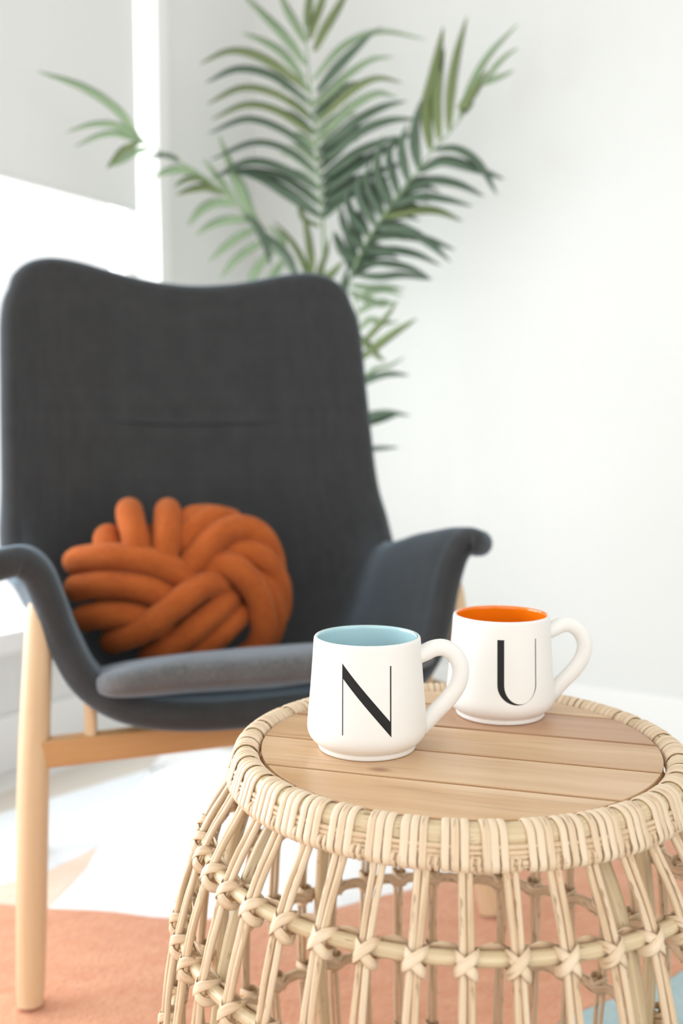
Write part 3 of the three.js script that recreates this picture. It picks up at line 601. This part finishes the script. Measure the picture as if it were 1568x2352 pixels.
// ---------- palm ----------
// fronds in millimetres: the rachis, then for each leaflet four points from base to tip, its width and its kind (dark, olive, pale)
const FRONDS = [
  { rachis: [[-49, 986, -2448], [-44, 1112, -2452], [-44, 1215, -2453], [-47, 1287, -2452], [-52, 1348, -2450], [-59, 1419, -2448], [-68, 1500, -2448], [-77, 1580, -2447], [-83, 1649, -2446], [-84, 1708, -2443], [-80, 1797, -2443], [-70, 1886, -2444]],
    leaflets: [
      [-87, 1559, -2445, -189, 1620, -2426, -257, 1621, -2391, -323, 1577, -2346, 23, 1],
      [-81, 1529, -2450, -169, 1582, -2431, -242, 1582, -2395, -311, 1537, -2351, 21, 0],
      [-76, 1487, -2447, -148, 1533, -2426, -227, 1539, -2392, -308, 1488, -2346, 20, 1],
      [-71, 1450, -2451, -149, 1498, -2431, -218, 1502, -2396, -300, 1455, -2351, 20, 1],
      [-66, 1406, -2447, -138, 1453, -2427, -218, 1468, -2393, -306, 1423, -2348, 21, 0],
      [-61, 1367, -2451, -128, 1408, -2431, -198, 1416, -2396, -302, 1365, -2351, 21, 0],
      [-56, 1321, -2447, -128, 1359, -2426, -208, 1372, -2392, -301, 1321, -2347, 23, 0],
      [-53, 1287, -2452, -129, 1340, -2437, -210, 1356, -2410, -288, 1338, -2376, 23, 0],
      [-47, 1256, -2449, -124, 1307, -2439, -200, 1346, -2421, -270, 1353, -2397, 27, 0],
      [-85, 1611, -2450, -134, 1677, -2460, -181, 1729, -2472, -239, 1790, -2485, 25, 2],
      [-86, 1660, -2447, -108, 1703, -2455, -129, 1742, -2465, -152, 1797, -2478, 21, 2],
      [-84, 1693, -2442, -79, 1729, -2445, -75, 1765, -2448, -70, 1821, -2453, 19, 1],
      [-76, 1668, -2447, -64, 1709, -2446, -47, 1752, -2442, -33, 1805, -2439, 21, 1],
      [-64, 1641, -2445, -40, 1689, -2444, -12, 1732, -2441, 22, 1790, -2437, 23, 1],
      [-80, 1767, -2441, -107, 1818, -2445, -138, 1848, -2448, -179, 1879, -2450, 21, 2],
      [-78, 1787, -2443, -45, 1838, -2447, -4, 1869, -2449, 47, 1889, -2451, 21, 2],
      [-72, 1876, -2443, -70, 1927, -2447, -63, 1967, -2450, -55, 1998, -2453, 18, 2],
      [-87, 1575, -2447, -140, 1646, -2477, -190, 1690, -2516, -247, 1728, -2560, 19, 2],
      [-58, 1547, -2444, 6, 1612, -2426, 57, 1648, -2394, 93, 1664, -2354, 27, 0],
      [-54, 1520, -2449, 16, 1582, -2431, 72, 1604, -2397, 120, 1597, -2356, 23, 2],
      [-48, 1487, -2447, 22, 1543, -2427, 82, 1560, -2393, 140, 1537, -2351, 23, 1],
      [-42, 1455, -2451, 32, 1516, -2437, 86, 1532, -2410, 129, 1513, -2376, 23, 2],
      [-38, 1424, -2449, 42, 1482, -2439, 104, 1507, -2420, 153, 1511, -2396, 23, 0],
      [-35, 1393, -2446, 42, 1451, -2436, 114, 1473, -2417, 179, 1469, -2392, 23, 0],
      [-38, 1353, -2450, 37, 1404, -2440, 99, 1426, -2421, 149, 1432, -2396, 27, 0],
      [-40, 1318, -2454, 43, 1380, -2447, 120, 1420, -2433, 176, 1450, -2415, 25, 0],
      [-42, 1287, -2452, 32, 1331, -2443, 99, 1361, -2428, 160, 1378, -2409, 25, 0],
      [-45, 1254, -2449, 11, 1301, -2443, 74, 1328, -2431, 125, 1350, -2417, 23, 0],
      [-68, 1575, -2447, 6, 1666, -2478, 91, 1714, -2518, 212, 1710, -2558, 17, 2],
      [-52, 1236, -2455, -89, 1253, -2463, -100, 1282, -2476, -102, 1311, -2491, 15, 1],
      [-69, 1515, -2449, -40, 1548, -2469, -11, 1582, -2496, 15, 1601, -2526, 21, 2],
      [-67, 1493, -2447, -27, 1536, -2468, 14, 1578, -2496, 50, 1600, -2526, 21, 0],
      [-65, 1472, -2445, -30, 1514, -2466, 6, 1556, -2494, 37, 1579, -2525, 21, 2],
      [-63, 1452, -2451, -33, 1482, -2470, -3, 1513, -2498, 23, 1530, -2528, 21, 2],
      [-61, 1430, -2449, -26, 1468, -2469, 8, 1505, -2497, 39, 1525, -2527, 21, 2],
      [-58, 1408, -2447, -22, 1443, -2467, 14, 1476, -2494, 46, 1495, -2525, 21, 0],
      [-56, 1387, -2445, -20, 1429, -2466, 16, 1470, -2494, 48, 1491, -2525, 21, 0],
      [-54, 1367, -2451, -20, 1406, -2471, 15, 1444, -2499, 45, 1464, -2529, 21, 0],
      [-52, 1345, -2449, -15, 1378, -2469, 22, 1411, -2496, 54, 1428, -2527, 21, 0],
      [-50, 1323, -2447, -12, 1364, -2468, 26, 1403, -2496, 60, 1423, -2526, 21, 0],
      [-48, 1303, -2453, -18, 1331, -2472, 13, 1358, -2499, 40, 1373, -2529, 21, 0],
      [-47, 1281, -2451, -7, 1322, -2471, 34, 1361, -2499, 69, 1380, -2530, 21, 0],
      [-46, 1259, -2449, -8, 1302, -2470, 30, 1343, -2498, 63, 1364, -2528, 21, 0],
      [-73, 1544, -2444, -105, 1578, -2461, -139, 1607, -2485, -168, 1622, -2511, 17, 2],
      [-69, 1513, -2449, -97, 1543, -2466, -126, 1568, -2489, -152, 1582, -2515, 17, 2],
      [-66, 1480, -2446, -102, 1517, -2464, -139, 1548, -2487, -172, 1563, -2513, 17, 0],
      [-62, 1449, -2451, -98, 1485, -2468, -134, 1514, -2492, -166, 1529, -2518, 17, 0],
      [-59, 1416, -2448, -82, 1440, -2464, -105, 1461, -2487, -126, 1473, -2513, 17, 2],
      [-56, 1384, -2453, -82, 1411, -2469, -108, 1434, -2492, -131, 1446, -2518, 17, 2],
      [-53, 1351, -2450, -86, 1385, -2467, -121, 1413, -2491, -152, 1426, -2516, 17, 2],
      [-50, 1318, -2447, -78, 1347, -2464, -108, 1371, -2487, -133, 1383, -2513, 17, 2],
      [-47, 1286, -2452, -78, 1317, -2469, -110, 1342, -2492, -137, 1355, -2518, 17, 2]] },
  { rachis: [[-15, 984, -2428], [8, 1066, -2420], [32, 1136, -2412], [63, 1196, -2402], [96, 1244, -2392], [133, 1291, -2381], [170, 1336, -2370], [209, 1387, -2360], [248, 1426, -2348], [290, 1481, -2338], [326, 1535, -2328], [349, 1572, -2317]],
    leaflets: [
      [215, 1390, -2360, 261, 1390, -2350, 309, 1356, -2334, 353, 1277, -2310, 22, 0],
      [180, 1343, -2371, 232, 1365, -2361, 296, 1346, -2341, 370, 1314, -2318, 26, 0],
      [143, 1302, -2382, 203, 1323, -2372, 267, 1311, -2353, 327, 1278, -2330, 26, 0],
      [118, 1269, -2379, 178, 1286, -2368, 237, 1276, -2350, 300, 1256, -2328, 24, 0],
      [98, 1244, -2392, 159, 1257, -2385, 220, 1256, -2375, 281, 1229, -2360, 23, 1],
      [80, 1221, -2390, 149, 1213, -2377, 203, 1177, -2356, 252, 1131, -2332, 25, 0],
      [68, 1198, -2402, 140, 1205, -2398, 206, 1191, -2390, 267, 1167, -2380, 23, 0],
      [56, 1167, -2400, 120, 1170, -2400, 176, 1160, -2399, 235, 1134, -2397, 21, 0],
      [46, 1141, -2412, 105, 1141, -2412, 162, 1130, -2411, 216, 1103, -2409, 19, 0],
      [35, 1114, -2410, 89, 1109, -2409, 146, 1114, -2410, 211, 1103, -2409, 19, 0],
      [23, 1092, -2423, 69, 1085, -2427, 111, 1088, -2434, 154, 1085, -2442, 17, 2],
      [17, 1076, -2421, 69, 1056, -2424, 101, 1047, -2431, 127, 1056, -2440, 17, 2],
      [205, 1390, -2360, 195, 1475, -2367, 212, 1555, -2374, 235, 1675, -2384, 30, 1],
      [224, 1409, -2347, 219, 1492, -2359, 225, 1554, -2371, 238, 1627, -2385, 22, 1],
      [246, 1431, -2349, 250, 1512, -2360, 265, 1604, -2375, 290, 1699, -2391, 22, 1],
      [268, 1454, -2336, 295, 1528, -2350, 336, 1601, -2366, 408, 1681, -2385, 16, 2],
      [299, 1490, -2339, 273, 1469, -2333, 292, 1501, -2328, 330, 1557, -2325, 24, 1],
      [329, 1538, -2329, 351, 1569, -2331, 371, 1589, -2333, 400, 1610, -2335, 14, 2],
      [319, 1525, -2328, 351, 1540, -2329, 371, 1548, -2329, 390, 1559, -2330, 14, 2],
      [180, 1349, -2371, 170, 1408, -2371, 172, 1456, -2368, 184, 1505, -2364, 24, 0],
      [156, 1318, -2369, 142, 1367, -2368, 139, 1406, -2364, 151, 1448, -2359, 22, 0],
      [133, 1291, -2381, 118, 1341, -2380, 110, 1380, -2376, 122, 1428, -2372, 22, 0],
      [114, 1266, -2393, 90, 1324, -2393, 84, 1373, -2391, 97, 1430, -2387, 23, 0],
      [98, 1244, -2392, 69, 1294, -2391, 59, 1333, -2387, 67, 1371, -2382, 23, 0],
      [83, 1223, -2390, 49, 1273, -2389, 39, 1302, -2385, 42, 1341, -2380, 23, 0],
      [66, 1200, -2402, 29, 1246, -2401, 16, 1275, -2397, 14, 1314, -2392, 23, 0],
      [49, 1170, -2400, 14, 1210, -2398, 2, 1239, -2394, -4, 1273, -2389, 23, 0],
      [35, 1143, -2412, 6, 1166, -2405, -9, 1189, -2392, -19, 1211, -2378, 27, 0],
      [141, 1302, -2382, 175, 1329, -2399, 211, 1339, -2420, 242, 1335, -2445, 22, 0],
      [124, 1279, -2380, 163, 1310, -2397, 203, 1320, -2419, 238, 1315, -2443, 22, 0],
      [108, 1260, -2393, 144, 1288, -2410, 181, 1298, -2432, 213, 1294, -2456, 23, 0],
      [92, 1238, -2391, 131, 1268, -2408, 172, 1278, -2430, 207, 1273, -2454, 23, 0],
      [78, 1218, -2404, 116, 1248, -2421, 155, 1258, -2443, 190, 1252, -2467, 23, 0],
      [63, 1196, -2402, 103, 1227, -2419, 144, 1237, -2441, 180, 1230, -2465, 23, 0],
      [52, 1173, -2400, 87, 1201, -2417, 123, 1210, -2439, 155, 1204, -2463, 23, 0],
      [40, 1153, -2413, 69, 1175, -2429, 97, 1183, -2451, 123, 1179, -2476, 23, 0],
      [30, 1130, -2411, 68, 1160, -2428, 107, 1169, -2450, 142, 1162, -2474, 23, 0],
      [23, 1107, -2409, 62, 1138, -2426, 103, 1147, -2448, 139, 1139, -2472, 23, 0],
      [118, 1271, -2379, 105, 1309, -2394, 93, 1345, -2415, 89, 1373, -2438, 18, 0],
      [99, 1248, -2392, 88, 1282, -2407, 77, 1314, -2427, 73, 1339, -2450, 18, 0],
      [81, 1221, -2390, 69, 1257, -2405, 57, 1290, -2425, 53, 1316, -2448, 18, 0],
      [64, 1198, -2402, 54, 1227, -2417, 44, 1255, -2437, 41, 1277, -2459, 19, 0],
      [50, 1171, -2400, 38, 1208, -2415, 25, 1242, -2436, 20, 1269, -2458, 19, 0],
      [37, 1147, -2413, 25, 1181, -2427, 13, 1212, -2448, 10, 1236, -2470, 19, 0],
      [27, 1120, -2410, 16, 1150, -2425, 5, 1178, -2445, 2, 1200, -2467, 19, 0]] },
  { rachis: [[-63, 990, -2489], [-84, 1061, -2459], [-124, 1129, -2429], [-174, 1190, -2399], [-222, 1244, -2367], [-271, 1289, -2336], [-316, 1320, -2302], [-360, 1340, -2268], [-399, 1354, -2234], [-427, 1364, -2199]],
    leaflets: [
      [-429, 1364, -2199, -482, 1431, -2200, -548, 1474, -2196, -648, 1508, -2191, 19, 2],
      [-420, 1360, -2199, -480, 1396, -2197, -529, 1397, -2190, -588, 1377, -2180, 17, 2],
      [-425, 1360, -2199, -480, 1379, -2196, -516, 1373, -2188, -569, 1347, -2178, 15, 2],
      [-432, 1362, -2199, -467, 1346, -2198, -486, 1327, -2196, -504, 1306, -2194, 17, 1],
      [-418, 1360, -2234, -451, 1351, -2234, -479, 1332, -2232, -508, 1319, -2231, 15, 2],
      [-360, 1340, -2268, -374, 1347, -2259, -396, 1347, -2245, -426, 1336, -2228, 17, 0],
      [-323, 1324, -2303, -356, 1329, -2294, -383, 1323, -2279, -419, 1304, -2261, 20, 2],
      [-293, 1306, -2337, -327, 1318, -2328, -355, 1310, -2314, -376, 1291, -2296, 20, 1],
      [-268, 1286, -2335, -307, 1297, -2327, -335, 1290, -2312, -372, 1274, -2294, 22, 1],
      [-247, 1269, -2370, -287, 1273, -2365, -322, 1256, -2357, -356, 1215, -2345, 22, 2],
      [-212, 1231, -2366, -252, 1233, -2362, -296, 1221, -2354, -336, 1194, -2343, 22, 2],
      [-200, 1221, -2401, -235, 1204, -2395, -275, 1172, -2385, -310, 1140, -2374, 21, 2],
      [-177, 1193, -2399, -209, 1174, -2392, -245, 1147, -2383, -285, 1100, -2371, 21, 2],
      [-212, 1234, -2367, -238, 1300, -2377, -264, 1373, -2390, -288, 1437, -2404, 20, 2],
      [-242, 1264, -2369, -273, 1311, -2380, -300, 1349, -2394, -327, 1383, -2409, 16, 2],
      [-189, 1205, -2400, -216, 1268, -2412, -232, 1322, -2427, -249, 1362, -2443, 16, 2],
      [-158, 1169, -2397, -189, 1138, -2389, -209, 1101, -2379, -223, 1049, -2367, 21, 2],
      [-140, 1150, -2431, -161, 1118, -2423, -176, 1086, -2414, -185, 1043, -2402, 19, 2],
      [-227, 1249, -2368, -196, 1217, -2355, -175, 1174, -2338, -163, 1121, -2317, 22, 0],
      [-189, 1210, -2400, -148, 1173, -2387, -121, 1140, -2371, -100, 1092, -2350, 23, 0],
      [-150, 1162, -2432, -140, 1192, -2439, -151, 1214, -2448, -181, 1237, -2458, 17, 2]] },
  { rachis: [[-58, 941, -2404], [-65, 1024, -2411], [-72, 1086, -2417], [-75, 1127, -2420]],
    leaflets: [
      [-71, 1107, -2418, -74, 1164, -2423, -82, 1216, -2427, -94, 1271, -2432, 19, 1],
      [-75, 1086, -2417, -93, 1149, -2427, -124, 1202, -2438, -164, 1248, -2450, 16, 1],
      [-75, 1065, -2415, -109, 1118, -2427, -140, 1162, -2441, -189, 1206, -2457, 16, 1],
      [-65, 1076, -2416, -51, 1128, -2425, -36, 1171, -2436, -30, 1209, -2447, 15, 1],
      [-62, 1044, -2413, -33, 1106, -2413, -14, 1126, -2408, 6, 1147, -2402, 23, 1],
      [-60, 1024, -2411, -9, 1065, -2410, 6, 1095, -2405, 14, 1135, -2401, 23, 0]] },
  { rachis: [[-41, 608, -2397], [-9, 723, -2402], [22, 838, -2408], [40, 941, -2412], [40, 1014, -2415], [29, 1076, -2416]],
    leaflets: [
      [38, 910, -2410, 79, 942, -2398, 119, 971, -2379, 177, 1006, -2358, 21, 1],
      [40, 941, -2412, 74, 977, -2408, 105, 1012, -2401, 134, 1054, -2392, 17, 1],
      [29, 848, -2409, 74, 868, -2396, 109, 877, -2376, 159, 874, -2351, 21, 0],
      [12, 759, -2405, 69, 780, -2393, 109, 786, -2372, 161, 780, -2347, 19, 0],
      [15, 749, -2404, 58, 762, -2398, 100, 773, -2389, 141, 785, -2377, 19, 0],
      [-4, 681, -2399, 48, 697, -2393, 84, 702, -2383, 136, 705, -2371, 15, 0],
      [40, 983, -2412, 69, 1009, -2414, 100, 1001, -2413, 137, 1005, -2414, 16, 2],
      [38, 1024, -2415, 69, 1045, -2417, 100, 1053, -2418, 131, 1045, -2417, 16, 2],
      [33, 1055, -2414, 69, 1074, -2416, 105, 1078, -2416, 147, 1065, -2415, 16, 2],
      [17, 796, -2404, -4, 858, -2405, -25, 910, -2402, -56, 961, -2398, 21, 0],
      [40, 962, -2414, 17, 1003, -2413, 6, 1044, -2409, 1, 1079, -2404, 21, 0],
      [25, 838, -2408, 80, 891, -2431, 118, 903, -2461, 158, 927, -2496, 13, 2],
      [40, 973, -2415, 69, 941, -2403, 89, 917, -2387, 104, 908, -2369, 19, 1]] },
];
const palm = thing('potted_palm', 'green potted palm with feathery fronds in the corner behind the armchair', 'plant');
{
  const POT = new THREE.Vector3(-0.045, FY, -2.42), mm = (a) => new THREE.Vector3(a[0] / 1000, a[1] / 1000, a[2] / 1000);
  const pot = [[0, 0], [0.105, 0], [0.112, 0.006], [0.136, 0.27], [0.139, 0.285], [0.133, 0.288], [0.128, 0.28], [0.126, 0.255], [0, 0.255]].map(([r, y]) => new THREE.Vector2(r, y));
  const pg = new THREE.LatheGeometry(pot, 48); pg.translate(POT.x, POT.y, POT.z);
  part('pot', pg, M.pot, palm);
  const sg = new THREE.CylinderGeometry(0.124, 0.124, 0.012, 40); sg.translate(POT.x, POT.y + 0.258, POT.z);
  part('soil', sg, M.soil, palm);
  FRONDS.forEach((f, fi) => {
    const first = mm(f.rachis[0]), base = POT.clone().add(new THREE.Vector3(Math.sin(fi * 2.1) * 0.03, 0.25, Math.cos(fi * 2.1) * 0.03));
    const line = [base, base.clone().lerp(first, 0.5).add(new THREE.Vector3(0, 0.03, 0)), ...f.rachis.map(mm)];
    const frond = part('frond', tube(smooth(line, 60), (t) => 0.0062 * (1 - 0.78 * t), 8), M.rachis, palm);
    for (const l of f.leaflets) {
      const p = [0, 3, 6, 9].map((k) => mm(l.slice(k, k + 3))), w = l[12] / 1000, pts = smooth(p, 18), n = pts.length;
      const view = new THREE.Vector3(jit(0.25), 0.35 + jit(0.25), 1).normalize();
      const g = sweep(pts, (i, t) => {
        const k = w * 0.5 * Math.pow(Math.sin(Math.PI * Math.min(1, 0.06 + Math.pow(t, 0.8) * 0.94)), 0.75) + 0.0006, dip = k * 0.3;
        return [[-k, dip * 0.6], [0, -dip * 0.6], [k, dip * 0.6], [0, -dip * 0.6 - 0.0005]];
      }, { up: () => view });
      part('leaflet', g, M.leaf[l[13]], frond);
    }
  });
}

renderer.render(scene, camera);
